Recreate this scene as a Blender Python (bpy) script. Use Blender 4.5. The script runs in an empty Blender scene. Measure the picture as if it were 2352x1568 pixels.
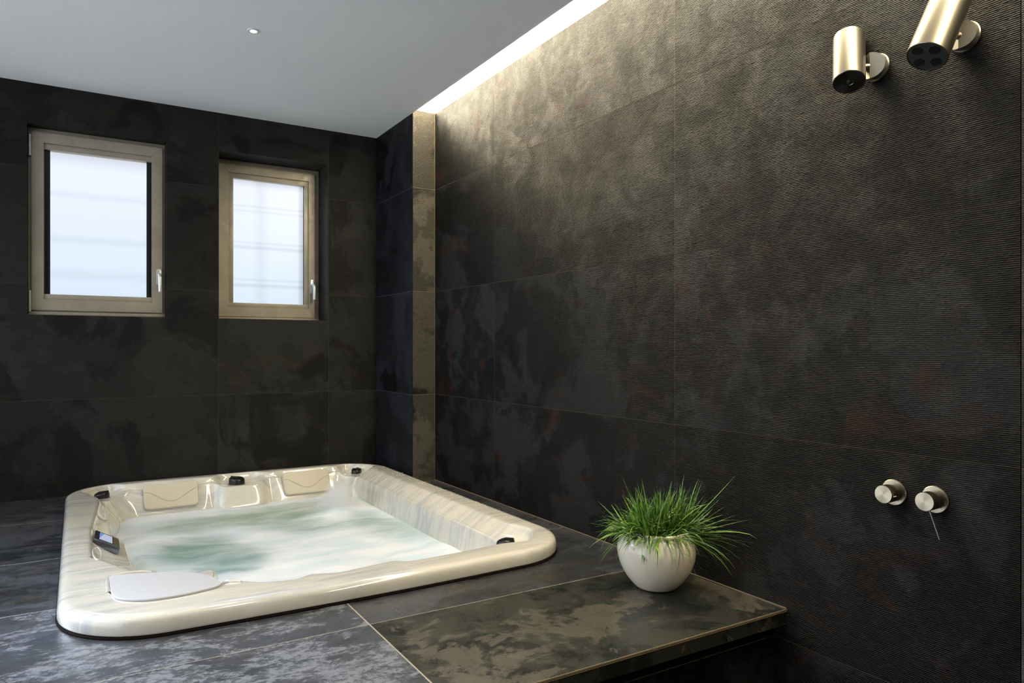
import bpy, bmesh, math, random
from mathutils import Vector, Matrix, noise
random.seed(7)
C = bpy.context.scene.collection
R = math.radians
# ------------------------------------------------------------------ camera, world, exposure
CZ = 0.774
YAW = math.atan(999/1634)
cam_d = bpy.data.cameras.new('camera'); cam = bpy.data.objects.new('camera', cam_d); C.objects.link(cam)
cam.location = (0, 0, CZ); cam.rotation_euler = (R(90), 0, -YAW)
cam_d.sensor_width = 36; cam_d.lens = 1634/2352*36; cam_d.shift_y = 16/2352
cam_d.clip_start = .02
bpy.context.scene.camera = cam
sc = bpy.context.scene
sc.view_settings.view_transform = 'Standard'; sc.view_settings.look = 'None'
sc.cycles.volume_bounces = 6; sc.view_settings.exposure = 0.0; sc.view_settings.gamma = 1; sc.view_settings.use_curve_mapping = False
w = bpy.data.worlds.new('world'); sc.world = w; w.use_nodes = True
w.node_tree.nodes['Background'].inputs[0].default_value = (.85, .91, 1.0, 1)
w.node_tree.nodes['Background'].inputs[1].default_value = 2.6
# soft daylight falling in through the two windows
sd = bpy.data.lights.new('daylight', 'SUN'); sd.energy = 30.0; sd.angle = R(60); sd.color = (.72, .84, 1.0)
so = bpy.data.objects.new('daylight', sd); C.objects.link(so)
so.location = (-1, 7, 4); so.rotation_euler = Vector((.42, -1, -.85)).to_track_quat('-Z', 'Y').to_euler()
def lamp(kind, name, loc, energy, color, rad=.02, direction=None, angle=None, blend=.6):
    d = bpy.data.lights.new(name, kind); d.energy = energy; d.color = color
    if kind in ('SPOT', 'POINT'): d.shadow_soft_size = rad
    if kind == 'SPOT': d.spot_size = R(angle); d.spot_blend = blend
    o = bpy.data.objects.new(name, d); C.objects.link(o); o.location = loc
    if direction: o.rotation_euler = Vector(direction).to_track_quat('-Z', 'Y').to_euler()
    return o
CEIL = 2.136
DOWN = [(.645, 3.18), (.645, 1.35), (-.75, 2.2)]  # last two downlights are unseen, added for fill light
for i, (x, y) in enumerate(DOWN):
    lamp('SPOT', 'downlight_beam', (x, y, CEIL-.012), (16, 34, 10)[i], (1, .93, .82), .018, (0, 0, -1), 120, .8)

# ------------------------------------------------------------------ helpers
def tag(o, label=None, cat=None, group=None, kind=None):
    if label: o['label'] = label
    if cat: o['category'] = cat
    if group: o['group'] = group
    if kind: o['kind'] = kind
    return o
def empty(name, loc=(0, 0, 0), rot=None):
    o = bpy.data.objects.new(name, None); C.objects.link(o); o.location = loc
    if rot: o.rotation_euler = rot
    o.empty_display_size = .05
    return o
def obj(name, bm, m, parent=None, smooth=True, loc=None, rot=None, auto=None):
    me = bpy.data.meshes.new(name)
    bmesh.ops.recalc_face_normals(bm, faces=bm.faces[:]) if auto != 'keep' else None
    bm.to_mesh(me); bm.free()
    me.materials.append(m)
    if smooth:
        for p in me.polygons: p.use_smooth = True
        if auto is None: me.set_sharp_from_angle(angle=R(38))
    o = bpy.data.objects.new(name, me); C.objects.link(o)
    if loc is not None: o.location = loc
    if rot is not None: o.rotation_euler = rot
    if parent: o.parent = parent
    return o
def box(bm, x0, x1, y0, y1, z0, z1, bev=0):
    r = bmesh.ops.create_cube(bm, size=1)
    vs = r['verts']
    for v in vs:
        v.co = Vector(((x0+x1)/2+v.co.x*(x1-x0), (y0+y1)/2+v.co.y*(y1-y0), (z0+z1)/2+v.co.z*(z1-z0)))
    if bev:
        es = list({e for v in vs for e in v.link_edges})
        bmesh.ops.bevel(bm, geom=es, offset=bev, segments=2, profile=.7, affect='EDGES')
    return bm
def lathe(bm, prof, n=48, cap=True):
    rings = []
    for r, z in prof:
        if r < 1e-6: rings.append([bm.verts.new((0, 0, z))])
        else: rings.append([bm.verts.new((r*math.cos(2*math.pi*i/n), r*math.sin(2*math.pi*i/n), z)) for i in range(n)])
    for a, b in zip(rings, rings[1:]):
        for i in range(n):
            j = (i+1) % n
            if len(a) == 1 and len(b) == 1: continue
            if len(a) == 1: bm.faces.new((a[0], b[j], b[i]))
            elif len(b) == 1: bm.faces.new((a[i], a[j], b[0]))
            else: bm.faces.new((a[i], a[j], b[j], b[i]))
    return bm
def prism(bm, pts, z0, z1, bev=0, seg=2):
    vs = [bm.verts.new((p[0], p[1], z0)) for p in pts]
    f = bm.faces.new(vs)
    r = bmesh.ops.extrude_face_region(bm, geom=[f])
    up = [v for v in r['geom'] if isinstance(v, bmesh.types.BMVert)]
    for v in up: v.co.z = z1
    if bev:
        es = [e for e in bm.edges if all(v in up for v in e.verts)]
        bmesh.ops.bevel(bm, geom=es, offset=bev, segments=seg, profile=.6, affect='EDGES')
    return bm
def rrect(x0, x1, y0, y1, r, n=6):
    pts = []
    for cx, cy, a in ((x1-r, y1-r, 0), (x0+r, y1-r, 90), (x0+r, y0+r, 180), (x1-r, y0+r, 270)):
        for k in range(n+1):
            t = R(a+90*k/n); pts.append((cx+r*math.cos(t), cy+r*math.sin(t)))
    return pts
def tube(bm, pts, rad, n=8, radii=None):
    rings = []
    for i, p in enumerate(pts):
        p = Vector(p)
        t = (Vector(pts[min(i+1, len(pts)-1)])-Vector(pts[max(i-1, 0)])).normalized()
        u = t.orthogonal().normalized() if i == 0 else (prev-t*prev.dot(t)).normalized()
        prev = u; v = t.cross(u)
        rr = radii[i] if radii else rad
        rings.append([bm.verts.new(p+u*math.cos(2*math.pi*k/n)*rr+v*math.sin(2*math.pi*k/n)*rr) for k in range(n)])
    for a, b in zip(rings, rings[1:]):
        for k in range(n): bm.faces.new((a[k], a[(k+1) % n], b[(k+1) % n], b[k]))
    bm.faces.new(rings[0][::-1]); bm.faces.new(rings[-1])
    return bm
def interp(x, tab, smooth=True):
    if x <= tab[0][0]: return tab[0][1]
    for (a, va), (b, vb) in zip(tab, tab[1:]):
        if x <= b:
            t = (x-a)/(b-a)
            if smooth: t = t*t*(3-2*t)
            return va+(vb-va)*t
    return tab[-1][1]

# ------------------------------------------------------------------ node helper
class NT:
    def __init__(s, name):
        s.m = bpy.data.materials.new(name); s.m.use_nodes = True
        s.t = s.m.node_tree; s.b = s.t.nodes['Principled BSDF']; s.out = s.t.nodes['Material Output']
    def n(s, kind, **kw):
        nd = s.t.nodes.new(kind)
        for k, v in kw.items(): setattr(nd, k, v)
        return nd
    def put(s, sock, v):
        if isinstance(v, bpy.types.NodeSocket): s.t.links.new(v, sock)
        else: sock.default_value = v
    def math(s, op, a, b=0.0, c=0.0, clamp=False):
        nd = s.n('ShaderNodeMath', operation=op, use_clamp=clamp)
        s.put(nd.inputs[0], a); s.put(nd.inputs[1], b); s.put(nd.inputs[2], c)
        return nd.outputs[0]
    def coords(s, kind='Object'):
        return s.n('ShaderNodeTexCoord').outputs[kind]
    def sep(s, v):
        nd = s.n('ShaderNodeSeparateXYZ'); s.put(nd.inputs[0], v); return nd.outputs
    def comb(s, x, y, z):
        nd = s.n('ShaderNodeCombineXYZ'); s.put(nd.inputs[0], x); s.put(nd.inputs[1], y); s.put(nd.inputs[2], z); return nd.outputs[0]
    def noise(s, vec, scale, detail=4, rough=.5, dist=0.0):
        nd = s.n('ShaderNodeTexNoise'); s.put(nd.inputs['Vector'], vec)
        nd.inputs['Scale'].default_value = scale; nd.inputs['Detail'].default_value = detail
        nd.inputs['Roughness'].default_value = rough; nd.inputs['Distortion'].default_value = dist
        return nd.outputs[0]
    def mapr(s, v, a, b, c=0.0, d=1.0, smooth=False):
        nd = s.n('ShaderNodeMapRange', interpolation_type='SMOOTHSTEP' if smooth else 'LINEAR')
        s.put(nd.inputs[0], v); nd.inputs[1].default_value = a; nd.inputs[2].default_value = b
        nd.inputs[3].default_value = c; nd.inputs[4].default_value = d
        return nd.outputs[0]
    def mix(s, f, a, b, op='MIX'):
        nd = s.n('ShaderNodeMix', data_type='RGBA', blend_type=op)
        s.put(nd.inputs[0], f)
        for i, v in ((6, a), (7, b)):
            s.put(nd.inputs[i], v if isinstance(v, bpy.types.NodeSocket) else (v[0], v[1], v[2], 1))
        return nd.outputs[2]
    def bump(s, h, dist, strength=1.0, normal=None):
        nd = s.n('ShaderNodeBump'); s.put(nd.inputs['Height'], h)
        nd.inputs['Distance'].default_value = dist; nd.inputs['Strength'].default_value = strength
        if normal: s.put(nd.inputs['Normal'], normal)
        return nd.outputs[0]
    def set(s, **kw):
        for k, v in kw.items():
            s.put(s.b.inputs[k.replace('_', ' ')], (*v, 1) if isinstance(v, tuple) and len(v) == 3 and 'Color' in k else v)
        return s.m

ZL = [-.694, -.094, .506, 1.106, 1.706]
def slate(name, axes, ul, vl, grout=(.13, .11, .08), gw=.0022, gv=None, groove=0.0, pitch=.0048, grooveNoise=.5,
          base=(.0066, .0067, .0071), hi=(.0190, .0192, .0204), lo=(.0030, .0030, .0033), rust=(.040, .014, .008), rustamt=.5,
          rough=.5, seed=0.0, extra=None, coarse=.0012, spec=.12):
    """dark slate-look porcelain tiles: thin joints, mineral patches, fine combed ribs"""
    t = NT(name); co = t.coords(); X = t.sep(co)
    U, V = X[axes[0]], X[axes[1]]
    def lines(c, L):
        d = None; idx = None
        for l in (L or [-50.0]):
            a = t.math('ABSOLUTE', t.math('SUBTRACT', c, l)); g = t.math('GREATER_THAN', c, l)
            d = a if d is None else t.math('MINIMUM', d, a)
            idx = g if idx is None else t.math('ADD', idx, g)
        return d, idx
    du, iu = lines(U, ul); dv, iv = lines(V, vl)
    dj = t.math('MINIMUM', du, t.math('ADD', dv, (gw-(gv or gw))/2))
    wob = t.math('MULTIPLY', t.math('SUBTRACT', t.noise(co, 60, 2), .5), .0012)
    joint = t.math('LESS_THAN', t.math('ADD', dj, wob), gw/2)
    wn = t.n('ShaderNodeTexWhiteNoise', noise_dimensions='3D'); t.put(wn.inputs[0], t.comb(iu, iv, 3.7+seed))
    rnd = wn.outputs[0]
    off = t.n('ShaderNodeVectorMath', operation='MULTIPLY_ADD')
    t.put(off.inputs[0], wn.outputs[1]); off.inputs[1].default_value = (9, 9, 9); t.put(off.inputs[2], co)
    P = off.outputs[0]
    n1 = t.noise(P, 2.6, 9, .62, .25); n2 = t.noise(P, 9.0, 8, .7, .6); n3 = t.noise(P, 150, 5, .7)
    n4 = t.noise(P, 1.7, 7, .6, .8)
    patch = t.mapr(n1, .50, .545, 0, 1, True)
    c = t.mix(patch, base, hi)
    c = t.mix(t.mapr(n4, .54, .60, 0, .85, True), c, lo)
    c = t.mix(t.mapr(n2, .56, .68, 0, .55), c, hi)
    ramt = t.math('MULTIPLY', t.mapr(t.noise(P, 3.3, 6, .75, 1.2), .57, .66, 0, 1), rustamt)
    c = t.mix(ramt, c, rust)
    c = t.mix(1.0, c, t.comb(*[t.mapr(rnd, 0, 1, .78, 1.22)]*3), 'MULTIPLY')
    c = t.mix(1.0, c, t.comb(*[t.mapr(n3, .3, .7, .65, 1.35)]*3), 'MULTIPLY')
    if extra: c = extra(t, c, X, P, n1, n2, n3)
    if groove:
        # ribs and valleys are bump height only, broken up by noise
        wv = t.math('MULTIPLY', t.math('SUBTRACT', t.noise(t.comb(t.math('MULTIPLY', U, 1.0), t.math('MULTIPLY', V, 1.0), 0.0), 30, 3), .5), 1.7)
        ph = t.math('ADD', t.math('MULTIPLY', V, 2*math.pi/pitch), wv)
        rib = t.math('POWER', t.mapr(t.math('SINE', ph), -1, 1), 2.4)
        brk = t.noise(t.comb(t.math('MULTIPLY', U, 75), t.math('MULTIPLY', V, 330), seed), 1.0, 3, .6)
        h = t.math('ADD', t.math('MULTIPLY', rib, t.mapr(brk, .36, .60, .05, 1.15)), t.math('MULTIPLY', brk, grooveNoise))
        nrm = t.bump(h, groove, 1.0, t.bump(n2, coarse))
    else:
        nrm = t.bump(t.math('ADD', t.math('MULTIPLY', n3, .25), n2), coarse)
    nrm = t.bump(t.math('SUBTRACT', 1.0, joint), .0008, .8, nrm)
    c = t.mix(joint, c, grout)
    rg = t.math('ADD', t.mapr(n2, .35, .65, rough-.1, rough+.12), t.math('MULTIPLY', joint, .3))
    return t.set(Base_Color=c, Roughness=rg, Normal=nrm, Specular_IOR_Level=spec)

YR = [-.697, .573, 1.843, 3.113]
mat_wall_r = slate('ribbed_slate_right', (1, 2), YR, ZL, groove=.0030, seed=1.0, rustamt=.6, grout=(.075, .062, .042), gw=.002)
mat_wall_b = slate('ribbed_slate_back', (0, 2), [-.59, .698, 1.343], ZL, groove=.0007, pitch=.006, seed=2.3, grooveNoise=.3,
                   base=(.0185, .0178, .0162), hi=(.0245, .0236, .0214), lo=(.009, .008, .0075), rust=(.032, .024, .014), grout=(.055, .052, .045), gw=.0016)
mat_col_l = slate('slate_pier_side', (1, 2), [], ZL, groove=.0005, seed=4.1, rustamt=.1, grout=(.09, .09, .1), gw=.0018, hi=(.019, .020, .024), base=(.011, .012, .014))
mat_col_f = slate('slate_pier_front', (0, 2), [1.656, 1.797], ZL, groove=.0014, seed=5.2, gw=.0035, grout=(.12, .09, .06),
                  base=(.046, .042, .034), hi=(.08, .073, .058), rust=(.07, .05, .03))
mat_rev = slate('slate_reveal', (0, 1), [], [], seed=2.3, base=(.03, .032, .038), hi=(.04, .042, .05), rustamt=0)
def deck_extra(t, c, X, P, n1, n2, n3):
    # the tile under the plant pot is olive and tan, the ones left of the long joint carry pale mineral bloom and a painted blue window reflection
    right = t.math('MULTIPLY', t.math('GREATER_THAN', X[0], .70), t.math('LESS_THAN', X[1], 1.912))
    tan = t.mapr(t.noise(P, 3.1, 12, .70, .35), .535, .56, 0, 1, True)
    olive = t.mix(t.mapr(t.noise(P, 4.2, 12, .74, .3), .50, .53, 0, 1, True), (.027, .028, .021), (.010, .011, .0105))
    rc = t.mix(tan, olive, (.078, .066, .050))
    rc = t.mix(1.0, rc, t.comb(*[t.mapr(n3, .3, .7, .75, 1.25)]*3), 'MULTIPLY')
    vn = t.n('ShaderNodeVectorMath', operation='MULTIPLY'); t.put(vn.inputs[0], P); vn.inputs[1].default_value = (1, 3.2, 1)
    c = t.mix(t.mapr(t.noise(vn.outputs[0], 5.5, 11, .74, .5), .50, .60, 0, .6), c, (.062, .064, .068))
    c = t.mix(t.mapr(t.noise(vn.outputs[0], 2.1, 8, .7, .8), .55, .65, 0, .5), c, (.050, .038, .020))
    c = t.mix(right, c, rc)
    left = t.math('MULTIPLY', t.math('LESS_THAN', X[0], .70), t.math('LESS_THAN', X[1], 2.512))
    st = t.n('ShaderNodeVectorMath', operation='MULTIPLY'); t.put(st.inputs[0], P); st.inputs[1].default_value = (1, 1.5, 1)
    c = t.mix(t.math('MULTIPLY', left, .35), c, (.062, .068, .085))  # bluish window reflection mixed into the left tile colour
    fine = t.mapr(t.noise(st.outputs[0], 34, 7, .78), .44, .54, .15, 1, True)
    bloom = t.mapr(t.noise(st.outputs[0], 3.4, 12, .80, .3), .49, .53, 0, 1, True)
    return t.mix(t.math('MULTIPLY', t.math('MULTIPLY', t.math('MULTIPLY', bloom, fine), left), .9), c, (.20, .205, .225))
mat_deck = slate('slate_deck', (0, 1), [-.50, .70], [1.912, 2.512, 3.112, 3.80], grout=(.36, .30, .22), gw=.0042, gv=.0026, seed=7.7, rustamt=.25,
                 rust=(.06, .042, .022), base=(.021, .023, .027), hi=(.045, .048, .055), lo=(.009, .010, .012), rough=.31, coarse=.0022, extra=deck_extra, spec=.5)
mat_riser = slate('slate_riser', (0, 2), [.70], [-.094], grout=(.10, .075, .05), gw=.003, seed=9.1)

def simple(name, col, rough=.5, metal=0, **kw):
    t = NT(name); return t.set(Base_Color=col, Roughness=rough, Metallic=metal, **kw)
t = NT('ceiling_paint'); co = t.coords()
mat_ceil = t.set(Base_Color=t.mix(t.noise(co, 2, 3), (.90, .91, .92), (.93, .94, .95)), Roughness=.85, Normal=t.bump(t.noise(co, 260, 2), .0006))
t = NT('window_metal'); co = t.coords()
mat_frame = t.set(Base_Color=t.mix(t.mapr(t.noise(co, 7, 6, .6), .35, .7), (.36, .32, .245), (.45, .405, .32)), Roughness=t.mapr(t.noise(co, 30, 4), .3, .7, .32, .5), Metallic=.35)
mat_rubber = simple('black_rubber', (.012, .012, .016), .35)
mat_handle = simple('handle_metal', (.72, .72, .70), .3, .6)
mat_dark = simple('dark_gap', (.006, .006, .006), .9)
mat_shadow_gasket = simple('gap_shade_brown', (.010, .006, .005), .9, Specular_IOR_Level=.05)
mat_joint = simple('edge_silicone', (.30, .22, .13), .6)

def pane_mat(name, bands, vert=None):
    t = NT(name); X = t.sep(t.coords())
    v = None
    for z, wd, amt in bands:
        d = t.mapr(t.math('ABSOLUTE', t.math('SUBTRACT', X[2], z)), 0, wd, amt, 0, True)
        v = d if v is None else t.math('ADD', v, d)
    if vert:
        for x, wd, amt in vert:
            v = t.math('ADD', v, t.mapr(t.math('ABSOLUTE', t.math('SUBTRACT', X[0], x)), 0, wd, amt, 0, True))
    lum = t.math('SUBTRACT', 1.0, t.math('MULTIPLY', v, 1.6))
    low = t.mapr(X[2], 1.05, 1.8)
    col = t.mix(low, (.70, .80, .90), (.88, .90, .98))
    em = t.n('ShaderNodeEmission'); t.put(em.inputs[0], col); t.put(em.inputs[1], t.math('MULTIPLY', lum, .95))
    tr = t.n('ShaderNodeBsdfTransparent'); tr.inputs[0].default_value = (.40, .43, .46, 1)
    gl = t.n('ShaderNodeBsdfGlossy'); gl.inputs['Roughness'].default_value = .35; gl.inputs[0].default_value = (.04, .04, .04, 1)
    m1 = t.n('ShaderNodeMixShader'); m1.inputs[0].default_value = .5
    t.t.links.new(tr.outputs[0], m1.inputs[1]); t.t.links.new(em.outputs[0], m1.inputs[2])
    ad = t.n('ShaderNodeAddShader'); t.t.links.new(m1.outputs[0], ad.inputs[0]); t.t.links.new(gl.outputs[0], ad.inputs[1])
    t.put(em.inputs[1], t.math('MULTIPLY', lum, 1.5))
    t.t.links.new(ad.outputs[0], t.out.inputs[0])
    return t.m
mat_pane1 = pane_mat('frosted_pane_left', [(1.86, .13, .22), (1.60, .03, .05), (1.36, .035, .06), (1.17, .05, .05), (1.02, .08, .05)])
mat_pane2 = pane_mat('frosted_pane_right', [(1.83, .07, .22), (1.655, .012, .07), (1.625, .014, .06), (1.43, .014, .07), (1.40, .02, .10), (1.20, .014, .07), (1.165, .02, .10)],
                     [(.98, .06, .06), (1.235, .035, .22)])

# brushed steel
def steel(name, col=(.44, .38, .27), rough=.27, aniso=.9):
    t = NT(name)
    tg = t.n('ShaderNodeTangent', direction_type='RADIAL', axis='Z')
    X = t.sep(t.coords())
    ns = t.noise(t.comb(t.math('MULTIPLY', X[0], 30), t.math('MULTIPLY', X[1], 30), t.math('MULTIPLY', X[2], 900)), 1, 3)
    return t.set(Base_Color=col, Metallic=1.0, Roughness=t.mapr(ns, .3, .7, rough-.015, rough+.02), Anisotropic=aniso, Tangent=tg.outputs[0])
mat_steel = steel('brushed_steel')
mat_steel_side = steel('brushed_steel_side', (.29, .265, .215), .31, .3)

mat_bracket = steel('bracket_steel', (.66, .62, .53), .42, 0)
# tub acrylic: cream with pale grey marbled streaks
t = NT('marbled_acrylic'); co = t.coords()
wv = t.n('ShaderNodeMapping'); t.put(wv.inputs[0], co); wv.inputs['Scale'].default_value = (.8, 5.0, 1.2); wv.inputs['Rotation'].default_value = (0, 0, R(8))
s1 = t.noise(wv.outputs[0], 3.2, 6, .62, 1.1)
c = t.mix(t.mapr(s1, .42, .68, 0, 1, True), (.72, .68, .585), (.53, .525, .505))
c = t.mix(t.mapr(t.noise(wv.outputs[0], 7.0, 5, .6, .8), .53, .66, 0, .7, True), c, (.78, .755, .70))
mat_acr = t.set(Base_Color=c, Roughness=.13, Coat_Weight=.7, Coat_Roughness=.04, Specular_IOR_Level=.5)
t = NT('headrest_foam'); co = t.coords()
mat_pillow = t.set(Base_Color=(.60, .545, .42), Roughness=.42, Normal=t.bump(t.noise(co, 400, 2), .0002))
t = NT('filter_lid_plastic'); co = t.coords()
mat_lid = t.set(Base_Color=(.49, .488, .505), Roughness=.5, Normal=t.bump(t.noise(co, 500, 2), .0003))
mat_knob = simple('black_plastic', (.010, .010, .010), .28)
mat_clear = simple('smoked_plastic', (.28, .24, .19), .15)
t = NT('screen'); X = t.sep(t.coords('Generated'))
sc_c = t.mix(t.math('GREATER_THAN', t.math('ADD', X[0], t.math('MULTIPLY', X[1], .35)), .52), (.22, .36, .78), (.62, .68, .88))
t.set(Base_Color=(.02, .02, .03), Roughness=.15, Emission_Color=sc_c, Emission_Strength=.75); mat_screen = t.m

# foamy water
t = NT('spa_water'); co = t.coords(); X = t.sep(co)
def blob(cx, cy, rx, ry, ang, w=.5):
    mp = t.n('ShaderNodeMapping', vector_type='TEXTURE'); t.put(mp.inputs[0], dco)
    mp.inputs['Location'].default_value = (cx, cy, 0); mp.inputs['Rotation'].default_value = (0, 0, R(ang)); mp.inputs['Scale'].default_value = (rx, ry, 10)
    ln = t.n('ShaderNodeVectorMath', operation='LENGTH'); 
    sp = t.sep(mp.outputs[0]); t.put(ln.inputs[0], t.comb(sp[0], sp[1], 0.0))
    return t.mapr(ln.outputs[1 if len(ln.outputs) > 1 else 0], 1-w, 1+w*.6, 1, 0, True)
nv = t.n('ShaderNodeTexNoise'); t.put(nv.inputs[0], co); nv.inputs['Scale'].default_value = 4.5; nv.inputs['Detail'].default_value = 5
vm = t.n('ShaderNodeVectorMath', operation='MULTIPLY_ADD'); t.put(vm.inputs[0], nv.outputs[1]); vm.inputs[1].default_value = (.16, .18, 0); t.put(vm.inputs[2], co)
vs_ = t.n('ShaderNodeVectorMath', operation='SUBTRACT'); t.put(vs_.inputs[0], vm.outputs[0]); vs_.inputs[1].default_value = (.08, .09, 0)
dco = vs_.outputs[0]
bl = None
for a in ((.43, 3.32, .19, .32, -18, .5), (.53, 3.12, .17, .26, -20, .5), (.75, 3.82, .52, .19, 2, .55), (1.28, 3.35, .16, .42, 15, .8), (1.02, 3.95, .40, .14, 0, .7), (.95, 3.55, .3, .14, -35, .8)):
    b_ = t.math('MULTIPLY', blob(*a), 1.0 if a[0] < .8 else .72)
    bl = b_ if bl is None else t.math('MAXIMUM', bl, b_)
st = t.n('ShaderNodeMapping'); t.put(st.inputs[0], dco); st.inputs['Rotation'].default_value = (0, 0, R(-35)); st.inputs['Scale'].default_value = (1.0, 3.2, 1)
streak = t.noise(st.outputs[0], 3.2, 3.5, .5, .5)
teal = t.mix(t.mapr(X[1], 3.0, 4.1), (.21, .355, .365), (.30, .40, .31))
foam = t.mix(t.mapr(streak, .25, .70), (.62, .75, .85), (.90, .92, .99))
fac = t.math('MULTIPLY', bl, t.mapr(streak, .32, .66, 1.1, .55), clamp=True)
c = t.mix(t.math('MINIMUM', fac, 1.0), foam, teal)
mat_water = t.set(Base_Color=c, Roughness=.34, Specular_IOR_Level=.35, Subsurface_Weight=.25, Subsurface_Radius=(.03, .05, .06),
                  Normal=t.bump(streak, .006, .35))
# spray: fine droplets suspended in the air, densest along the axis of the jet
t = NT('spray_mist'); X = t.sep(t.coords())
pv = t.n('ShaderNodeVolumePrincipled')
r_ = t.math('SQRT', t.math('ADD', t.math('MULTIPLY', X[0], X[0]), t.math('MULTIPLY', X[1], X[1])))
zz = t.mapr(X[2], 0, .20, 0, 1)
rr = t.math('DIVIDE', r_, t.mapr(zz, 0, 1, .16, .035))
den = t.math('MULTIPLY', t.mapr(rr, .1, 1.0, 1, 0, True), t.mapr(zz, .45, 1.0, 1, 0, True))
den = t.math('MULTIPLY', den, t.mapr(t.noise(t.coords(), 22, 3), .3, .7, .6, 1.4))
t.put(pv.inputs['Density'], t.math('MULTIPLY', den, 32.0)); pv.inputs['Color'].default_value = (.99, .995, 1, 1); pv.inputs['Anisotropy'].default_value = .1
t.t.links.new(pv.outputs[0], t.out.inputs['Volume']); t.t.links.remove(t.out.inputs[0].links[0]); mat_mist = t.m
t = NT('drop_water'); mat_drop = t.set(Base_Color=(.93, .94, .95), Roughness=.04, Specular_IOR_Level=1.0)

# ------------------------------------------------------------------ room shell
X0, XC, YB, YC = 1.8, 1.656, 4.395, 3.81      # right wall, pier side, back wall, pier front
FL, TOP = -.62, 2.30
# back wall with two openings
OP = [(-.218, .427, .948, 1.927, 4.47), (.700, 1.337, .948, 1.922, 4.59)]
bm = bmesh.new()
xs = [-1.6, OP[0][0], OP[0][1], OP[1][0], OP[1][1], 1.95]; YT = 4.75
for a, b in ((0, 1), (2, 3), (4, 5)): box(bm, xs[a], xs[b], YB, YT, FL, TOP)
for o in OP:
    box(bm, o[0], o[1], YB, YT, FL, o[2]); box(bm, o[0], o[1], YB, YT, o[3], TOP)
tag(obj('wall_back', bm, mat_wall_b, smooth=False), kind='structure')
bm = bmesh.new(); box(bm, X0, X0+.15, .764, YB, FL, TOP)
tag(obj('wall_right', bm, mat_wall_r, smooth=False), kind='structure')
# pier in the corner: side face and narrow front face carry their own tiles
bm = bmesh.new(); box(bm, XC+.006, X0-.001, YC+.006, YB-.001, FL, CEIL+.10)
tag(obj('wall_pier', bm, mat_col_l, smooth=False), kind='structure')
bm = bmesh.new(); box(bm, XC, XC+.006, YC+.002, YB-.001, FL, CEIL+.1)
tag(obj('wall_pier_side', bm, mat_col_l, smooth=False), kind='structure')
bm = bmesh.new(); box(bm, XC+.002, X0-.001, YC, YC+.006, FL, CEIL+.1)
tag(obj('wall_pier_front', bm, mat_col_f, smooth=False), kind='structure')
# section of wall at the right edge of the photo, set forward behind a dark joint
mat_near = slate('slate_near', (1, 2), [], ZL, groove=.0012, seed=6.1, base=(.075, .062, .045), hi=(.10, .085, .065), lo=(.05, .04, .03))
bm = bmesh.new(); box(bm, X0-.004, X0+.15, -1.2, .7605, FL, TOP)
tag(obj('wall_entrance', bm, mat_near, smooth=False), kind='structure')
bm = bmesh.new(); box(bm, X0+.004, X0+.15, .7605, .764, FL, TOP)
tag(obj('trim_1', bm, mat_dark, smooth=False), kind='structure')
bm = bmesh.new(); box(bm, -1.6, XC, -1.4, YB-.001, CEIL, CEIL+.12)
for i, (x, y) in enumerate(DOWN): pass
tag(obj('ceiling', bm, mat_ceil, smooth=False), kind='structure')
bm = bmesh.new(); box(bm, -1.75, -1.6, -1.4, .7, FL, TOP)  # made-up opening past this unseen wall lets world light in as fill
tag(obj('wall_left', bm, mat_wall_r, smooth=False), kind='structure')
bm = bmesh.new(); box(bm, -1.75, 1.95, -1.55, -1.4, FL, TOP)
tag(obj('wall_front', bm, mat_near, smooth=False), kind='structure')
bm = bmesh.new(); box(bm, -3, 3, -3, YT, FL-.1, FL)
tag(obj('floor', bm, mat_riser, smooth=False), kind='structure')
bm = bmesh.new(); box(bm, XC, X0, -1.4, YC, CEIL+.10, CEIL+.12); box(bm, -1.75, 1.95, -1.4, YT, TOP, TOP+.05)
tag(obj('ceiling_cove', bm, mat_ceil, smooth=False), kind='structure')

# ------------------------------------------------------------------ raised deck with a cut-out for the tub
TX0, TX1, TY0, TY1, TR = -.050, 1.620, 2.120, 4.365, .28
DY = 1.378
bm = bmesh.new(); h = .105
hx0, hx1, hy0, hy1 = TX0+h, TX1-h, TY0+h, TY1-h
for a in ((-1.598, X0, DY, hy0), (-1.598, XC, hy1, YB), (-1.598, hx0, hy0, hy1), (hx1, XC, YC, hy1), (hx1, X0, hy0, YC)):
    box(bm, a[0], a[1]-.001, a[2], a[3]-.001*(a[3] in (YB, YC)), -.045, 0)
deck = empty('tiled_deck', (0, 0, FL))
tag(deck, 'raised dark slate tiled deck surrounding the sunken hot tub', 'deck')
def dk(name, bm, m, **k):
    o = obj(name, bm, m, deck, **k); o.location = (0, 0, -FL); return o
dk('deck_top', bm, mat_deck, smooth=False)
bm = bmesh.new(); box(bm, -1.598, X0-.002, DY+.045, DY+.13, FL+.001, -.046); dk('riser', bm, mat_riser, smooth=False)
bm = bmesh.new(); box(bm, -1.6, X0-.001, DY-.0015, DY, -.0035, .0006); box(bm, -1.6, X0-.001, DY-.001, DY+.001, -.0075, -.0055)
dk('edge_trim', bm, mat_joint, smooth=False)['label'] = 'thin pale brass coloured edge strip'
bm = bmesh.new(); box(bm, X0-.007, X0-.001, DY, YC, .0, .004)
dk('wall_joint', bm, simple('joint_brown', (.16, .12, .08), .6), smooth=False)

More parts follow.
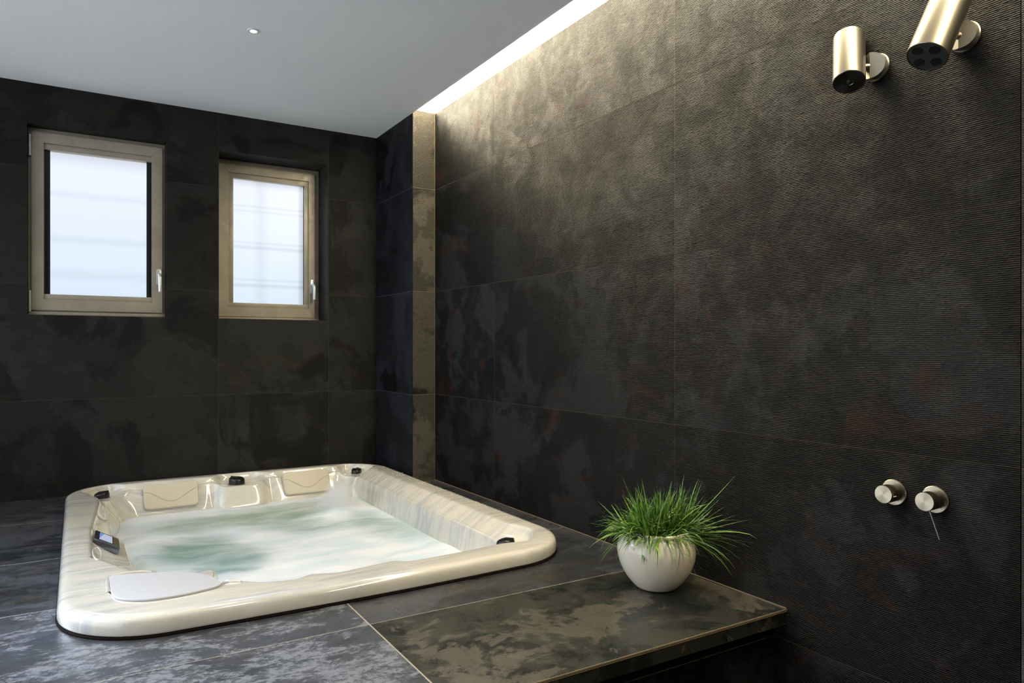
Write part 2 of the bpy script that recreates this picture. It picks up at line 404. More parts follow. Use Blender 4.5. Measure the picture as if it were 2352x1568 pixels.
# ------------------------------------------------------------------ lights in the ceiling
t = NT('led_diffuser'); t.set(Base_Color=(.8, .8, .8), Emission_Color=(1, .87, .60, 1), Emission_Strength=37.0); mat_led = t.m
led = empty('light_strip', (XC+.072, 1.2, CEIL+.02))
tag(led, 'long glowing recessed strip light in the slot between ceiling and right wall', 'strip light')
def at(o, par):  # parent keeping world-space mesh coordinates
    o.parent = par; o.matrix_parent_inverse = Matrix.Translation(-Vector(par.location)); return o
bm = bmesh.new(); box(bm, XC+.001, X0-.001, -1.35, YC-.001, CEIL+.020, CEIL+.026)
at(obj('diffuser', bm, mat_led, smooth=False), led)
bm = bmesh.new(); box(bm, XC-.003, XC+.0005, -1.35, YC-.001, CEIL-.0015, CEIL+.03); box(bm, XC+.001, X0-.001, -1.35, YC-.001, CEIL+.0265, CEIL+.06)
at(obj('channel', bm, simple('aluminium_channel', (.75, .72, .66), .4, .3), smooth=False), led)
mat_bulb = NT('downlight_glow').set(Base_Color=(1, 1, 1), Emission_Color=(1, .97, .93), Emission_Strength=30.0)
mat_ring = simple('white_ring', (.80, .80, .80), .5)
for i, (x, y) in enumerate(DOWN):
    d = empty('downlight', (x, y, CEIL-.006))
    tag(d, ('small round recessed downlight shining in the white ceiling', 'unseen round downlight added as fill in the ceiling nearer the room front', 'unseen round downlight added as fill in the ceiling towards the left')[i], 'downlight', 'recessed ceiling downlights')
    obj('bezel', lathe(bmesh.new(), [(.014, .0059), (.014, .002), (.016, .001), (.023, .0015), (.0245, .0059)]), mat_ring, d)
    obj('bulb', lathe(bmesh.new(), [(0, .0045), (.0138, .0045), (.0138, .0055), (0, .0055)]), mat_bulb, d)

# ------------------------------------------------------------------ windows
def window(n, o, sash, glass, mat, rub, handle_x, handle_z, hinges):
    x0, x1, z0, z1, y = o
    root = empty('window_%d' % n, (x0, y, z0)); root['kind'] = 'structure'
    def P(name, bm, m, **k):
        return at(obj(name, bm, m, **k), root)
    def ring(bm, a, b, ya, yb, bev=.002):
        # mitred rectangular frame: a = outer (x0,x1,z0,z1), b = inner
        oc = [(a[0], a[2]), (a[1], a[2]), (a[1], a[3]), (a[0], a[3])]; ic = [(b[0], b[2]), (b[1], b[2]), (b[1], b[3]), (b[0], b[3])]
        for i in range(4):
            j = (i+1) % 4; q = [oc[i], oc[j], ic[j], ic[i]]
            g = .0003
            f = [bm.verts.new((p[0], ya, p[1])) for p in q]; k = [bm.verts.new((p[0], yb, p[1])) for p in q]
            fs = [bm.faces.new(f), bm.faces.new(k[::-1])]+[bm.faces.new((f[s], k[s], k[(s+1) % 4], f[(s+1) % 4])) for s in range(4)]
            bmesh.ops.bevel(bm, geom=[e for e in {e for fc in fs for e in fc.edges} if all(abs(v.co.y-ya) < 1e-6 for v in e.verts)], offset=.0015, segments=2, affect='EDGES')
        return bm
    fr = (x0+.001, x1-.001, z0+.001, z1-.001)
    P('window_frame', ring(bmesh.new(), fr, (x0+.03, x1-.03, z0+.03, z1-.03), y, y+.07), mat_frame)
    so_ = (sash[0], sash[1], sash[2], sash[3]); si = (sash[4], sash[5], sash[6], sash[7])
    s = P('sash', ring(bmesh.new(), so_, si, y-.018, y+.05), mat_frame)
    gx0, gx1, gz0, gz1, gy = glass
    bm = bmesh.new()
    box(bm, si[0], si[1], y-.006, y+.05, si[3]-.03, si[3], .001); box(bm, si[0], si[1], y-.006, y+.05, si[2], si[2]+.028, .001)
    if not rub:
        box(bm, si[0], si[0]+.027, y-.005, y+.05, si[2]+.028, si[3]-.03, .001); box(bm, si[1]-.025, si[1], y-.005, y+.05, si[2]+.028, si[3]-.03, .001)
    P('glazing_bead', bm, mat_frame)
    bm = bmesh.new()
    m = .035 if rub else .006
    box(bm, gx0-m, gx0, gy-.016, gy+.012, gz0-.01, gz1+.012); box(bm, gx1, gx1+m, gy-.016, gy+.012, gz0-.01, gz1+.012)
    if rub: box(bm, gx0-.012, gx0-.007, gy-.024, gy-.016, gz0, gz1); box(bm, gx1+.007, gx1+.012, gy-.024, gy-.016, gz0, gz1)
    box(bm, gx0, gx1, gy-.016, gy+.012, gz1, gz1+.014)
    box(bm, gx0, gx1, gy-.004, gy+.012, gz0-.01, gz0)
    P('gasket', bm, mat_rubber, smooth=False)
    bm = bmesh.new(); box(bm, gx0-.003, gx1+.003, gy, gy+.008, gz0-.003, gz1+.003)
    P('pane', bm, mat, smooth=False)
    # closing panel between frame and outer reveal
    hd = empty('window_handle', (handle_x, y-.018, handle_z)); at(hd, root)
    bm = bmesh.new(); pts = rrect(-.013, .013, -.045, .045, .012)
    prism(bm, pts, 0, .012, .002)
    bmesh.ops.rotate(bm, verts=bm.verts, cent=(0, 0, 0), matrix=Matrix.Rotation(R(90), 3, 'X'))
    obj('rose', bm, mat_handle, hd)
    bm = bmesh.new()
    tube(bm, [(0, -.008, .012), (0, -.035, .012), (0, -.046, .006), (.002, -.05, -.01), (.003, -.05, -.085)], .009, 10, [.008, .008, .0095, .0105, .009])
    obj('lever', bm, mat_handle, hd)
    for z in hinges:
        bm = bmesh.new(); lathe(bm, [(0, -.055), (.007, -.055), (.007, -.018), (.0062, -.017), (.007, -.016), (.007, .055), (0, .055)], 16)
        at(obj('hinge', bm, mat_handle, loc=None), root).location = Vector((sash[0]-.008, y-.018, z))
    # sill flange under the sash
    bm = bmesh.new(); box(bm, x0+.002, x1-.002, y-.014, y+.03, z0+.001, z0+.018, .002)
    P('window_sill', bm, mat_frame)
    return root
window(1, OP[0], (-.202, .411, .974, 1.903, -.148, .358, 1.032, 1.850), (-.1215, .334, 1.054, 1.822, 4.505), mat_pane1, True, .392, 1.175, [1.83, 1.02])
window(2, OP[1], (.708, 1.306, .968, 1.892, .785, 1.268, 1.026, 1.844), (.814, 1.243, 1.052, 1.816, 4.612), mat_pane2, False, 1.288, 1.17, [])
bm = bmesh.new()
for o in OP:
    x0, x1, z0, z1, y = o
    for q in ((x0, x0+.03, z0, z1), (x1-.03, x1, z0, z1), (x0, x1, z0, z0+.03), (x0, x1, z1-.03, z1)):
        box(bm, q[0]+.0005, q[1]-.0005, y+.071, YT-.001, q[2]+.0005, q[3]-.0005)
tag(obj('trim_2', bm, mat_dark, smooth=False), kind='structure')

# ------------------------------------------------------------------ hot tub: profile swept round a rounded rectangle
tub = empty('hot_tub', (.785, 3.24, 0))
tag(tub, 'large cream marbled acrylic hot tub sunk into the dark tiled deck', 'hot tub')
NS, NCn = (90, 120, 90, 120), 26     # points on front, right, back, left sides and on each corner
def loop_params():
    L = []
    for side, n in zip('FRBL', NS):
        for k in range(n): L.append((side, k/n))
        for k in range(NCn): L.append((side+'c', k/NCn))
    return L
LP = loop_params()
def pos(p, d):
    """point at inset d; front side runs left to right, then right side, back, left"""
    side, s = p
    r = max(TR-d, .05)
    x0, x1, y0, y1 = TX0+d, TX1-d, TY0+d, TY1-d
    bow = .012 if side[0] == 'F' else 0
    if side == 'F':
        x = x0+r+(x1-x0-2*r)*s; return Vector((x, y0-.014*math.sin(math.pi*s), 0))
    if side == 'R': return Vector((x1, y0+r+(y1-y0-2*r)*s, 0))
    if side == 'B': return Vector((x1-r-(x1-x0-2*r)*s, y1, 0))
    if side == 'L': return Vector((x0, y1-r-(y1-y0-2*r)*s, 0))
    cx, cy, a0 = {'Fc': (x1-r, y0+r, -90), 'Rc': (x1-r, y1-r, 0), 'Bc': (x0+r, y1-r, 90), 'Lc': (x0+r, y0+r, 180)}[side]
    a = R(a0+90*s); return Vector((cx+r*math.cos(a), cy+r*math.sin(a), 0))
ZT = .058
# front lip: y of its inner edge against x
FE = [(.22, 2.50), (.30, 2.43), (.345, 2.36), (.37, 2.30), (.38, 2.29), (.392, 2.312), (.42, 2.325), (.488, 2.262), (.589, 2.240), (.612, 2.262), (.628, 2.275), (.65, 2.268), (.717, 2.241), (.80, 2.256), (.885, 2.268), (.893, 2.262), (.905, 2.272), (.925, 2.268), (.945, 2.232), (1.194, 2.238), (1.34, 2.25)]
def prof(p):
    side, s = p; q = pos(p, .12)
    k = 'n'
    if side == 'F':
        x = q.x; d1 = interp(x, FE, False)-TY0+.012
        return [d1, (d1+.012, .035), (d1+.02, .0), d1+.03]
    if side == 'R':
        d1, a, b, dw = .118, (.128, .050), (.195, .012), .215
        y = q.y
        e = interp(y, [(2.40, 1), (2.52, 0)])            # blends into the front right knob recess
        return [d1-.03*e, (a[0]-.02*e, a[1]-.03*e), (b[0], b[1]-.01*e), dw]
    if side == 'L':
        y = q.y
        d1 = interp(y, [(2.40, .30), (2.50, .275), (2.56, .262), (2.60, .20), (2.68, .17), (2.79, .125), (2.84, .09), (3.32, .098), (3.40, .105), (3.70, .125), (3.9, .138), (4.0, .13), (4.05, .10)], False)
        db = interp(y, [(2.40, .32), (2.56, .28), (2.62, .235), (2.80, .215), (3.24, .210), (3.30, .185), (3.36, .125), (3.52, .125), (3.60, .165), (4.05, .17)])
        zb = interp(y, [(2.40, .03), (2.75, .03), (2.82, -.002), (3.22, .0), (3.34, .02), (4.05, .0)])
        za = interp(y, [(2.6, .045), (2.8, .04), (3.3, .04), (3.4, .04), (4.05, .045)])
        db = max(db, d1+.014)
        return [d1, (d1+.01, za), (db, zb), max(db+.02, interp(y, [(2.4, .30), (2.6, .25), (3.3, .24), (3.5, .17), (4.05, .23)]))]
    if side == 'B':
        x = q.x
        rec = interp(x, [(.655, 0), (.69, 1), (.885, 1), (.92, 0)])
        gro = max(interp(x, [(.615, 0), (.645, 1), (.665, 0)]), interp(x, [(.915, 0), (.945, 1), (.975, 0)]))
        mid = interp(x, [(.64, 0), (.68, 1), (.90, 1), (.94, 0)])
        pil = max(interp(x, [(.27, 0), (.30, 1), (.56, 1), (.59, 0)]), interp(x, [(.99, 0), (1.02, 1), (1.285, 1), (1.315, 0)]))
        d1 = .098-.050*rec-.012*pil
        a = (.106-.048*rec-.010*pil, .046-.036*rec-.006*pil)
        b = (.125+.050*rec-.012*gro+.01*mid, .026-.021*rec-.01*pil)
        return [d1, a, b, .198+.045*mid-.028*gro]
    if side in ('Rc', 'Bc'):
        rec = interp(s, [(.06, 0), (.20, 1), (.80, 1), (.94, 0)])
        base = {'Rc': (.118, .128, .050, .195, .012, .215), 'Bc': (.11, .12, .045, .17, .0, .22)}[side]
        e = s if side == 'Rc' else 1-s
        B = (.098, .106, .046, .125, .026, .198)
        m = [base[i]+(B[i]-base[i])*(e) for i in range(6)]
        return [m[0]-.052*rec, (m[1]-.050*rec, m[2]-.036*rec), (m[3]+.025*rec, m[4]*(1-rec)+.005*rec), m[5]+.03]
    if side == 'Fc':
        rec = interp(s, [(.10, 0), (.30, 1), (.92, 1), (1.0, .9)])
        d1 = .12+.02*(1-s)-.035*rec
        return [d1, (d1+.01, .035-.022*rec), (d1+.03+.09*rec, .01-.005*rec), d1+.06+.09*rec]
    if side == 'Lc':
        d1 = interp(s, [(0, .30), (.5, .33), (1, .37)])
        return [d1, (d1+.012, .035), (d1+.02, 0.0), d1+.03]
def chaikin(pts, it=2):
    for _ in range(it):
        o = [pts[0]]
        for a, b in zip(pts, pts[1:]):
            o += [(a[0]*.75+b[0]*.25, a[1]*.75+b[1]*.25), (a[0]*.25+b[0]*.75, a[1]*.25+b[1]*.75)]
        pts = o+[pts[-1]]
    return pts
profs = [prof(p) for p in LP]
n = len(profs)
def flat(v): return [v[0], v[1][0], v[1][1], v[2][0], v[2][1], v[3]]
F_ = [flat(v) for v in profs]
for it in range(3):
    F_ = [[(F_[i-1][k]+2*F_[i][k]+F_[(i+1) % n][k])/4 for k in range(6)] for i in range(n)]
def full(v):
    d1, da, za, db, zb, dw = v
    return chaikin([(.085, .006), (.02, .006), (.002, .007), (0, .012), (0, .034), (.006, .050), (.022, .0575), (.045, ZT), (d1-.016, ZT), (d1-.002, ZT-.002),
            (da, za), (max(da+.002, db-.012), zb+.003), (db, zb), (db+.004, zb-.012), (dw-.002, -.085), (dw+.004, -.12), (dw+.06, -.34), (dw+.12, -.42), (dw+.2, -.44)], 2)
bm = bmesh.new()
cols = []
for p, v in zip(LP, F_):
    cols.append([bm.verts.new(pos(p, d)+Vector((0, 0, z))) for d, z in full(v)])
m_ = len(cols[0])
for i in range(n):
    a, b = cols[i], cols[(i+1) % n]
    for k in range(m_-1): bm.faces.new((a[k], a[k+1], b[k+1], b[k]))
cen = bm.verts.new((.785, 3.24, -.44))
for i in range(n): bm.faces.new((cols[i][-1], cen, cols[(i+1) % n][-1]))
sh = obj('shell', bm, mat_acr, auto='smooth'); at(sh, tub)
# near-black bead standing in for the shadow gap under the rim
bm = bmesh.new(); rings = []
for d, z in ((.008, .0005), (-.002, .0005), (-.003, .003), (.002, .0075), (.03, .0075), (.03, .0005)):
    rings.append([bm.verts.new(pos(p, d)+Vector((0, 0, z))) for p in LP])
for a, b in zip(rings, rings[1:]+rings[:1]):
    for i in range(n): bm.faces.new((a[i], a[(i+1) % n], b[(i+1) % n], b[i]))
at(obj('rim_gap_shade', bm, mat_shadow_gasket), tub)

# headrests
for xa, xb in ((.297, .566), (1.018, 1.290)):
    W, H = xb-xa, .138
    bm = bmesh.new(); NX, NY = 28, 16
    prism(bm, rrect(-W/2, W/2, -H/2, H/2, .022, 6), -.012, .012, .006, 3)
    for v in bm.verts:
        if v.co.z > 0: v.co.z += .006*(1-(v.co.x/(W/2))**2)
        v.co.x *= 1-.02*(v.co.y < 0)
    ang = math.atan2(.125, .072)
    hr = obj('headrest', bm, mat_pillow, loc=Vector(((xa+xb)/2, 4.205, -.013)), rot=(ang, 0, 0)); hr.parent = tub; hr.matrix_parent_inverse = Matrix.Translation(-Vector(tub.location))
    bm = bmesh.new()
    pts = []
    for k in range(41):
        u = -1+2*k/40; pts.append((u*W/2*.985, .026-.062*(.5+.5*math.cos(math.pi*u)), .0125+.006*(1-u*u)))
    tube(bm, pts, .0007, 6)
    obj('seam', bm, simple('seam', (.38, .33, .24), .6), hr)
# diverter knobs
def knob(x, y, z, r, rot, wide=False):
    e = empty('diverter_knob', (x, y, z), (0, 0, rot)); at(e, tub)
    obj('knob_base', lathe(bmesh.new(), [(0, 0), (r*1.10, 0), (r*1.12, .002), (r*1.06, .006), (r*1.0, .007), (0, .007)], 32), mat_clear, e)
    H = .007+r*.85
    bm = bmesh.new(); lathe(bm, chaikin([(0, .0065), (r*.97, .0065), (r, .010), (r, H-.012), (r*.93, H-.003), (r*.7, H), (0, H)], 2), 40)
    for v in bm.verts: v.co.y *= .9; v.co.z -= .22*max(0, -v.co.x)*(v.co.z > .018)
    obj('cap', bm, mat_knob, e)
    bm = bmesh.new(); box(bm, -r*.2, r*.9, -r*.16, r*.16, .002+r*.85, .010+r*.85, .003); obj('grip', bm, mat_knob, e)
knob(.770, 4.240, .003, .045, 2.2)
knob(1.462, 4.220, .003, .034, 1.0)
knob(.108, 4.200, .003, .036, .4)
knob(1.405, 2.345, .006, .036, -.6)
# filter lid in the front left corner of the rim
bm = bmesh.new()
pl = [(.084, 2.46), (.084, 2.36), (.100, 2.305), (.150, 2.262), (.205, 2.248), (.290, 2.252), (.375, 2.278), (.372, 2.33), (.358, 2.385), (.325, 2.445), (.285, 2.480), (.225, 2.512), (.160, 2.535), (.110, 2.548), (.084, 2.552), (.084, 2.552)]
def chaikin3(P, it=2):
    P = [Vector(p) for p in P]
    for _ in range(it):
        o = [P[0]]
        for a, b in zip(P, P[1:]): o += [a*.75+b*.25, a*.25+b*.75]
        P = o+[P[-1]]
    return P
def smooth_poly(P, it=2):
    for _ in range(it):
        o = []
        for i in range(len(P)):
            a, b = P[i], P[(i+1) % len(P)]
            o += [(a[0]*.75+b[0]*.25, a[1]*.75+b[1]*.25), (a[0]*.25+b[0]*.75, a[1]*.25+b[1]*.75)]
        P = o
    return P
lid = at(obj('filter_lid', prism(bm, smooth_poly(pl), ZT+.0008, ZT+.0065, .003, 3), mat_lid), tub)
lid['label'] = 'matt pale grey lid'
bm = bmesh.new(); pg = [(x-.0055, 2.44+(y-2.44)*.62) for x, y in smooth_poly(pl) if x < .2]
prism(bm, pg, ZT-.004, ZT+.0018); at(obj('lid_gap_shade', bm, mat_dark), tub)  # dark slab stands in for the shaded gap beside the lid
for pts, r0 in (([(.078, 2.40, ZT), (.077, 2.50, ZT), (.083, 2.556, ZT+.001), (.13, 2.562, ZT+.002), (.18, 2.560, ZT+.001), (.205, 2.548, ZT-.004)], .0065), ([(.388, 2.345, ZT-.012), (.392, 2.33, ZT-.001), (.405, 2.312, ZT), (.43, 2.300, ZT-.004)], .008)):
    bm = bmesh.new(); tube(bm, chaikin3(pts), r0, 12); at(obj('rim_lip', bm, mat_acr, auto='s'), tub)
# pocket handle below the control panel
# control panel
def quad_slab(q, th, bev=.003):
    q = [Vector(p) for p in q]; nrm = (q[1]-q[0]).cross(q[3]-q[0]).normalized()
    if nrm.z < 0: nrm = -nrm
    c = sum(q, Vector())/4; ex = (q[1]-q[0]).normalized(); ey = nrm.cross(ex)
    M = Matrix((ex, ey, nrm)).transposed().to_4x4(); M.translation = c
    return [M.inverted() @ p for p in q], M, nrm
Q = PANEL_Q = [(.0625, 3.245, .060), (.1365, 3.120, .043), (.1345, 2.985, .043), (.0545, 3.105, .060)]
lq, M, nr = quad_slab(Q, .02)
cp = empty('control_panel', (0, 0, 0)); cp.parent = tub; cp.matrix_parent_inverse = Matrix.Translation(-Vector(tub.location)); cp.matrix_basis = M
obj('housing', prism(bmesh.new(), [(p.x, p.y) for p in lq], -.024, 0, .002), simple('panel_black', (.015, .015, .018), .3), cp, smooth=False)
def sub(a, b, c_, d):
    f = lambda u, v: (lq[0]*(1-u)+lq[1]*u)*(1-v)+(lq[3]*(1-u)+lq[2]*u)*v
    return [f(a, c_), f(b, c_), f(b, d), f(a, d)]
obj('screen', prism(bmesh.new(), [(p.x, p.y) for p in sub(.20, .72, .12, .86)], .0003, .0012), mat_screen, cp, smooth=False)
obj('bezel_plate', prism(bmesh.new(), [(p.x, p.y) for p in sub(.76, .97, .08, .92)], .0003, .0009), simple('bronze_plate', (.20, .16, .09), .3, .5), cp, smooth=False)
# chrome grab ring set in the slope beside the panel
bm = bmesh.new(); pts = []
for k in range(25):
    a = math.pi*2*k/24; pts.append((0.060+.013*math.cos(a), 2.885+.085*math.sin(a), .0565-.25*(.013*math.cos(a))))
tube(bm, pts, .0028, 8)
gr = at(obj('grab_ring', bm, mat_acr), tub)

# ------------------------------------------------------------------ water
bm = bmesh.new(); NR = 90
ctr = Vector((.785, 3.25, 0)); rings = []
edge = [pos(p, v[5]+.0015) for p, v in zip(LP, F_)]
def wz(x, y):
    z = -.100+.010*noise.noise(Vector((x*4, y*3, 1)))+.004*noise.noise(Vector((x*14, y*9, 5)))
    z += .020*math.exp(-((x-1.35)**2/.06+(y-2.75)**2/.15))           # foam heaped at the near right side
    z += .014*math.exp(-((x-.25)**2/.05+(y-3.2)**2/.3))
    z += .030*math.exp(-((x-1.21)**2+(y-3.76)**2)/.018)              # swell under the jet
    return z
for r in range(NR):
    f = 1-r/NR
    ring_ = []
    for e in edge:
        q = ctr+(e-ctr)*f; fade = min(1, (1-f)/.05)
        ring_.append(bm.verts.new((q.x, q.y, -.100+(wz(q.x, q.y)+.1)*fade)))
    rings.append(ring_)
for a, b in zip(rings, rings[1:]):
    for i in range(n): bm.faces.new((a[i], a[(i+1) % n], b[(i+1) % n], b[i]))
cv = bm.verts.new((ctr.x, ctr.y, wz(ctr.x, ctr.y)))
for i in range(n): bm.faces.new((rings[-1][i], rings[-1][(i+1) % n], cv))
tag(obj('spa_water', bm, mat_water, auto='s'), 'churning pale turquoise water with white foam filling the hot tub', 'water', kind='stuff')
bm = bmesh.new(); lathe(bm, [(0, -.02), (.165, -.02), (.165, .01), (.12, .06), (.075, .12), (.045, .18), (.03, .205), (0, .212)], 32)
tag(obj('jet_spray', bm, mat_mist, loc=(1.205, 3.76, -.095)), 'plume of fine white spray rising above the water near the right headrest', 'spray', kind='stuff')
# droplets on the right rim
bm = bmesh.new(); rnd = random.Random(3)
for k in range(520):
    y = 2.55+1.65*(rnd.random()**.8); d = rnd.uniform(.02, .20)
    p = pos(('R', min(.999, max(0, (y-(TY0+TR))/(TY1-TY0-2*TR)))), d)
    if d < .11: z = ZT
    elif d < .13: continue
    else: z = .050+(d-.128)/(.195-.128)*(.012-.050)+.001
    s = rnd.uniform(.0007, .0024)
    r_ = bmesh.ops.create_icosphere(bm, subdivisions=1, radius=s)
    for v in r_['verts']: v.co = Vector((v.co.x, v.co.y, v.co.z*.6))+Vector((p.x, p.y, z))
tag(obj('water_droplets', bm, mat_drop), 'tiny water droplets beaded along the right rim of the hot tub', 'droplets', kind='stuff')

# ------------------------------------------------------------------ potted grass
PX_, PY_ = 1.606, 1.727
plant = empty('potted_grass', (PX_, PY_, 0)); tag(plant, 'green artificial grass in a round glossy white pot on the deck corner', 'potted plant')
t = NT('white_ceramic'); mat_cer = t.set(Base_Color=(.86, .79, .63), Roughness=.22, Coat_Weight=.4, Coat_Roughness=.08)
pr = [(0, .001), (.050, .001), (.062, .003), (.070, .008), (.092, .032), (.110, .060), (.121, .088), (.127, .116), (.127, .136), (.121, .155), (.112, .168), (.106, .173), (.1045, .176), (.1065, .181), (.1075, .186), (.105, .190), (.100, .190), (.097, .186), (.097, .16), (.11, .13), (.10, .06), (.05, .02), (0, .02)]
obj('pot', lathe(bmesh.new(), chaikin(pr, 2), 72), mat_cer, plant, auto='s')
bm = bmesh.new(); lathe(bm, [(0, .150), (.104, .150), (.102, .158), (.06, .166), (0, .169)], 32); obj('soil', bm, simple('soil', (.012, .010, .007), .95), plant)
t = NT('grass_blade'); 
at_ = t.n('ShaderNodeAttribute', attribute_name='tint'); X = t.sep(t.coords())
c = t.mix(at_.outputs['Fac'], (.012, .075, .014), (.22, .40, .045))
c = t.mix(t.mapr(t.noise(t.coords(), 60, 3), .5, .75, 0, .5), c, (.42, .55, .20))
mat_gr = t.set(Base_Color=c, Roughness=.38, Specular_IOR_Level=.45, Subsurface_Weight=.0, Transmission_Weight=0.0)
def blade(bm, lay, base, dirv, L, wdt, droop, tint):
    side = dirv.cross(Vector((0, 0, 1)))
    side = side.normalized() if side.length > .05 else Vector((1, 0, 0))
    side = (Matrix.Rotation(rnd.uniform(-.9, .9), 3, dirv) @ side).normalized()
    p = Vector(base); d = dirv.normalized(); N = 7; prev = None
    for k in range(N+1):
        f = k/N; w_ = wdt*(.55+.9*f if f < .3 else .82*(1-((f-.3)/.7)**1.8))+.0002
        keel = d.cross(side).normalized()*w_*.25
        for ax in (0,):
            p.x = min(p.x, X0-PX_-.012)
        a = bm.verts.new(p-side*w_); m = bm.verts.new(p-keel); b = bm.verts.new(p+side*w_)
        for v in (a, m, b): v[lay] = tint
        if prev:
            bm.faces.new((prev[0], prev[1], m, a)); bm.faces.new((prev[1], prev[2], b, m))
        prev = (a, m, b)
        p = p+d*(L/N); d = (d+Vector((0, 0, -droop/N*(.4+1.4*f)))).normalized()
bm = bmesh.new(); lay = bm.verts.layers.float.new('tint'); rnd = random.Random(11)
rv, fw = Vector((math.cos(YAW), -math.sin(YAW), 0)), Vector((math.sin(YAW), math.cos(YAW), 0))
tufts = [(-.055, .0), (.065, .01), (0, -.02), (-.02, .05), (.05, .05), (-.075, -.03), (.08, -.03), (.0, .0)]
BIAS = rv*.030
for k in range(820):
    tx, ty = tufts[k % 8]; cx, cy = rnd.gauss(tx, .016), rnd.gauss(ty, .016)
    q = Vector((cx, cy, 0))
    if q.length > .088: q = q.normalized()*.088
    az = rnd.uniform(0, 2*math.pi); lean = abs(rnd.gauss(0, .75))+.05
    d = Vector((math.cos(az)*math.sin(lean), math.sin(az)*math.sin(lean), math.cos(lean)))+Vector((tx, ty, 0))*rnd.uniform(.5, 7)
    sr = d.dot(rv); L = rnd.choice((rnd.uniform(.05, .11), rnd.uniform(.08, .165), rnd.uniform(.12, .185)))*(1.08 if sr > .2 else .92)
    if d.x > .3: d.x *= .75; d.y -= .25
    blade(bm, lay, (q.x, q.y, .160), d.normalized(), L, rnd.uniform(.0018, .0040), rnd.uniform(-.7, 1.9), rnd.random()**1.3)
for k in range(120):   # short curls filling the crown
    q = Vector((rnd.gauss(0, .04), rnd.gauss(0, .04), rnd.uniform(.17, .23)))
    d = Vector((rnd.gauss(0, 1), rnd.gauss(0, 1), rnd.uniform(-.1, .9)))
    blade(bm, lay, q, d.normalized(), rnd.uniform(.03, .07), rnd.uniform(.0015, .003), rnd.uniform(-1, 2), rnd.uniform(.5, 1))
for k in range(190):   # blades that hang over the lip
    az = rnd.uniform(0, 2*math.pi); q = Vector((math.cos(az), math.sin(az), 0))
    d = q*1.0+Vector((0, 0, rnd.uniform(-.05, .6)))+Vector((rnd.gauss(0, .4), rnd.gauss(0, .4), 0))
    blade(bm, lay, q*.080+Vector((0, 0, .182)), d.normalized(), rnd.uniform(.05, .15), rnd.uniform(.0020, .0042), rnd.uniform(.6, 2.6), rnd.random())
# the long single blades that break the outline
for (dx, dz, L, dr) in ((-.42, 1, .215, -.1), (-.25, 1, .185, 0), (-.15, 1, .18, 0), (.20, 1, .175, 0), (.40, 1, .175, 0), (.80, .80, .275, -.1), (.95, .55, .23, .1), (1, .35, .24, .3), (1, .22, .25, .6), (1, .1, .25, .9), (1, 0, .22, 1.3), (.9, -.1, .2, 1.4),
                        (-.9, .55, .17, .1), (-.95, .35, .16, .25), (-.95, .2, .16, .6), (-.9, .1, .17, 1.3), (-.8, 0, .17, 1.6), (.08, 1, .175, .0), (.95, .75, .18, .4)):
    for j in range(3):
        side_ = rv*dx+fw*(-.38 if dx > .6 else 0)+fw*rnd.gauss(0, .12)
        d = (side_+Vector((0, 0, dz+rnd.gauss(0, .08)))).normalized(); s_ = side_*.075
        blade(bm, lay, (s_.x, s_.y, .170), d, L*(1, .85, .72)[j], rnd.uniform(.0026, .0040), dr, rnd.random())
obj('grass', bm, mat_gr, plant, auto='keep')['label'] = 'bushy green blades'

# ------------------------------------------------------------------ wall-mounted shower fittings
def axis_rot(v): return Vector(v).to_track_quat('Z', 'X').to_euler()
def valve(y, z, lever, label, r_plate=.0335):
    e = empty('shower_valve', (X0, y, z), axis_rot((-1, 0, 0))); tag(e, label, 'valve', 'pair of wall valves')
    obj('wall_plate', lathe(bmesh.new(), [(0, .0), (r_plate, .0), (r_plate, .004), (r_plate-.002, .0058), (.01, .006), (0, .006)], 64), mat_steel, e)
    obj('collar', lathe(bmesh.new(), [(.0, .006), (.0222, .006), (.0222, .0215), (.0, .0215)], 64), mat_steel_side, e)
    k = obj('knob', lathe(bmesh.new(), [(.0, .0222), (.0222, .0222), (.0228, .0225), (.0228, .0485), (.0222, .0498), (.0, .05)], 64), mat_steel, e)
    inv = e.rotation_euler.to_matrix().inverted()
    if lever:
        d = inv @ Vector((0, -.36, -1)).normalized(); c0 = Vector((0, 0, .040))
        bm = bmesh.new(); tube(bm, [c0+d*.018, c0+d*.092], .0022, 12); obj('lever', bm, mat_steel_side, e)
    else:
        d = inv @ Vector((0, -1, -.15)).normalized(); c0 = Vector((0, 0, .037))
        bm = bmesh.new(); tube(bm, [c0+d*.0215+Vector((0, 0, -.006)), c0+d*.0245+Vector((0, 0, -.006))], .0, 8, [.002, .002]); bm.free()
        bm = bmesh.new(); p = c0+d*.0226
        tube(bm, [p+Vector((0, 0, -.006)), p+Vector((0, 0, .006))], .0016, 8)
        obj('marker', bm, simple('marker_white', (.85, .8, .7), .3, .2), e)
valve(1.052, .403, False, 'round brushed steel wall valve knob with a short marker, left of the pair')
valve(.949, .403, True, 'round brushed steel wall valve with a thin lever pointing down')
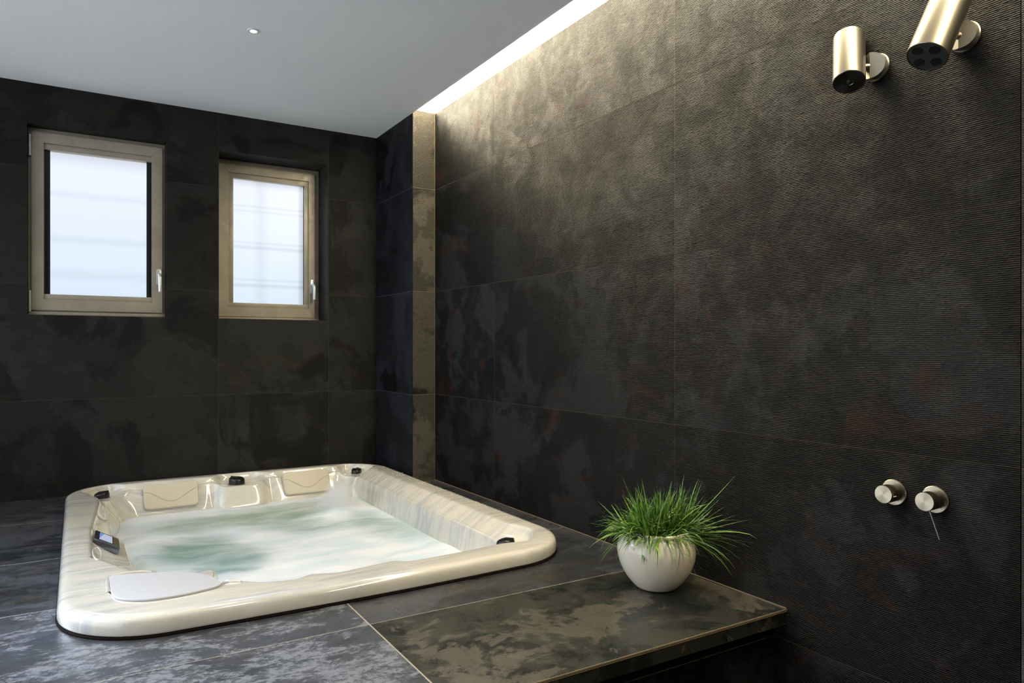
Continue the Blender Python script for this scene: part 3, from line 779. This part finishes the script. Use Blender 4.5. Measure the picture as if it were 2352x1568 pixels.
def shower(y, z, nose, a, L, r, label, holes):
    """nose = world centre of the lower face, a = axis pointing out of it"""
    a = Vector(a).normalized(); nose = Vector(nose)
    e = empty('wall_shower', (X0, y, z)); tag(e, label, 'shower', 'pair of wall showers')
    inv = lambda p: Vector(p)-e.location
    q = axis_rot(a)
    body = obj('body', lathe(bmesh.new(), [(0, -L), (r-.003, -L), (r, -L+.003), (r, -.0012), (r-.0012, 0), (r-.003, 0), (r-.003, -.004), (0, -.004)], 72), mat_steel_side, e, loc=inv(nose), rot=q)
    if holes:
        f = obj('nozzle_plate', lathe(bmesh.new(), [(0, -.0038), (r-.0031, -.0038), (r-.0031, -.0015), (0, -.0015)], 48), simple('dark_plate', (.07, .075, .075), .35, .5), e, loc=inv(nose), rot=q)
        for k in range(4):
            an = R(20+90*k); rr = r*.56
            bm = bmesh.new(); lathe(bm, [(0, -.001), (r*.27, -.001), (r*.27, .0002), (r*.26, .0002), (r*.25, -.0006), (0, -.0006)], 24)
            bmesh.ops.translate(bm, verts=bm.verts, vec=(rr*math.cos(an), rr*math.sin(an), -.0008))
            obj('nozzle', bm, mat_knob, f)
    else:
        f = obj('end_cap', lathe(bmesh.new(), [(0, -.0038), (r-.0031, -.0038), (r-.0031, -.0008), (.012, -.0008), (.011, -.0022), (0, -.0022)], 64), steel('cap_steel', (.16, .15, .14), .3, .8), e, loc=inv(nose), rot=q)
        bm = bmesh.new(); prism(bm, [(.0055*math.cos(R(60*k)), .0055*math.sin(R(60*k))) for k in range(6)], -.0021, .0004, .0006); obj('screw', bm, mat_steel, f)
    # wall disc and hinge bracket: half disc on the wall plus a split ball joint
    qd = axis_rot((-1, 0, 0))
    obj('wall_plate', lathe(bmesh.new(), [(0, 0), (.036, 0), (.036, .004), (.034, .0065), (0, .0065)], 64), mat_steel_side, e, rot=qd)
    # stub with a vertical ridge between two flat facets
    bm = bmesh.new(); lathe(bm, [(0, .006), (.0325, .006), (.0335, .009), (.0335, .034), (0, .034)], 64)
    for wy in (.62, -.62):
        g = bm.verts[:]+bm.edges[:]+bm.faces[:]
        r_ = bmesh.ops.bisect_plane(bm, geom=g, plane_co=(0, 0, .032), plane_no=inv_dir(qd, (-.92, wy*.62, 0)), clear_outer=True)
        es = [x for x in r_['geom_cut'] if isinstance(x, bmesh.types.BMEdge)]
        bmesh.ops.holes_fill(bm, edges=[x for x in bm.edges if len(x.link_faces) == 1], sides=0)
    obj('hinge_bracket', bm, mat_bracket, e, rot=qd)
    # arm from the dome to the body
    mid = nose-a*(L*.30)
    start = Vector((X0-.018, y, z)); d = (mid-start)
    bm = bmesh.new(); tube(bm, [inv(start), inv(start+d*.5), inv(start+d*.92)], .008, 20); obj('arm', bm, mat_steel_side, e)
    ps = Vector((X0-.020, y+.016, z)); bm = bmesh.new(); tube(bm, [inv(ps), inv(ps+Vector((-.006, .005, 0)))], .0065, 16); obj('pivot_screw', bm, mat_steel, e)
def inv_dir(q, v): return q.to_matrix().inverted() @ Vector(v)
NOSE2 = (1.657, .893, 1.440)
shower(1.099, 1.514, (1.708, 1.118, 1.464), (-.394, -.258, -.882), .165, .0395, 'short brushed steel cylindrical wall shower head, left of the pair', False)
shower(.88, 1.513, NOSE2, (-.518, .055, -.903), .19, .044, 'long tilted brushed steel wall shower head with four round nozzles', True)
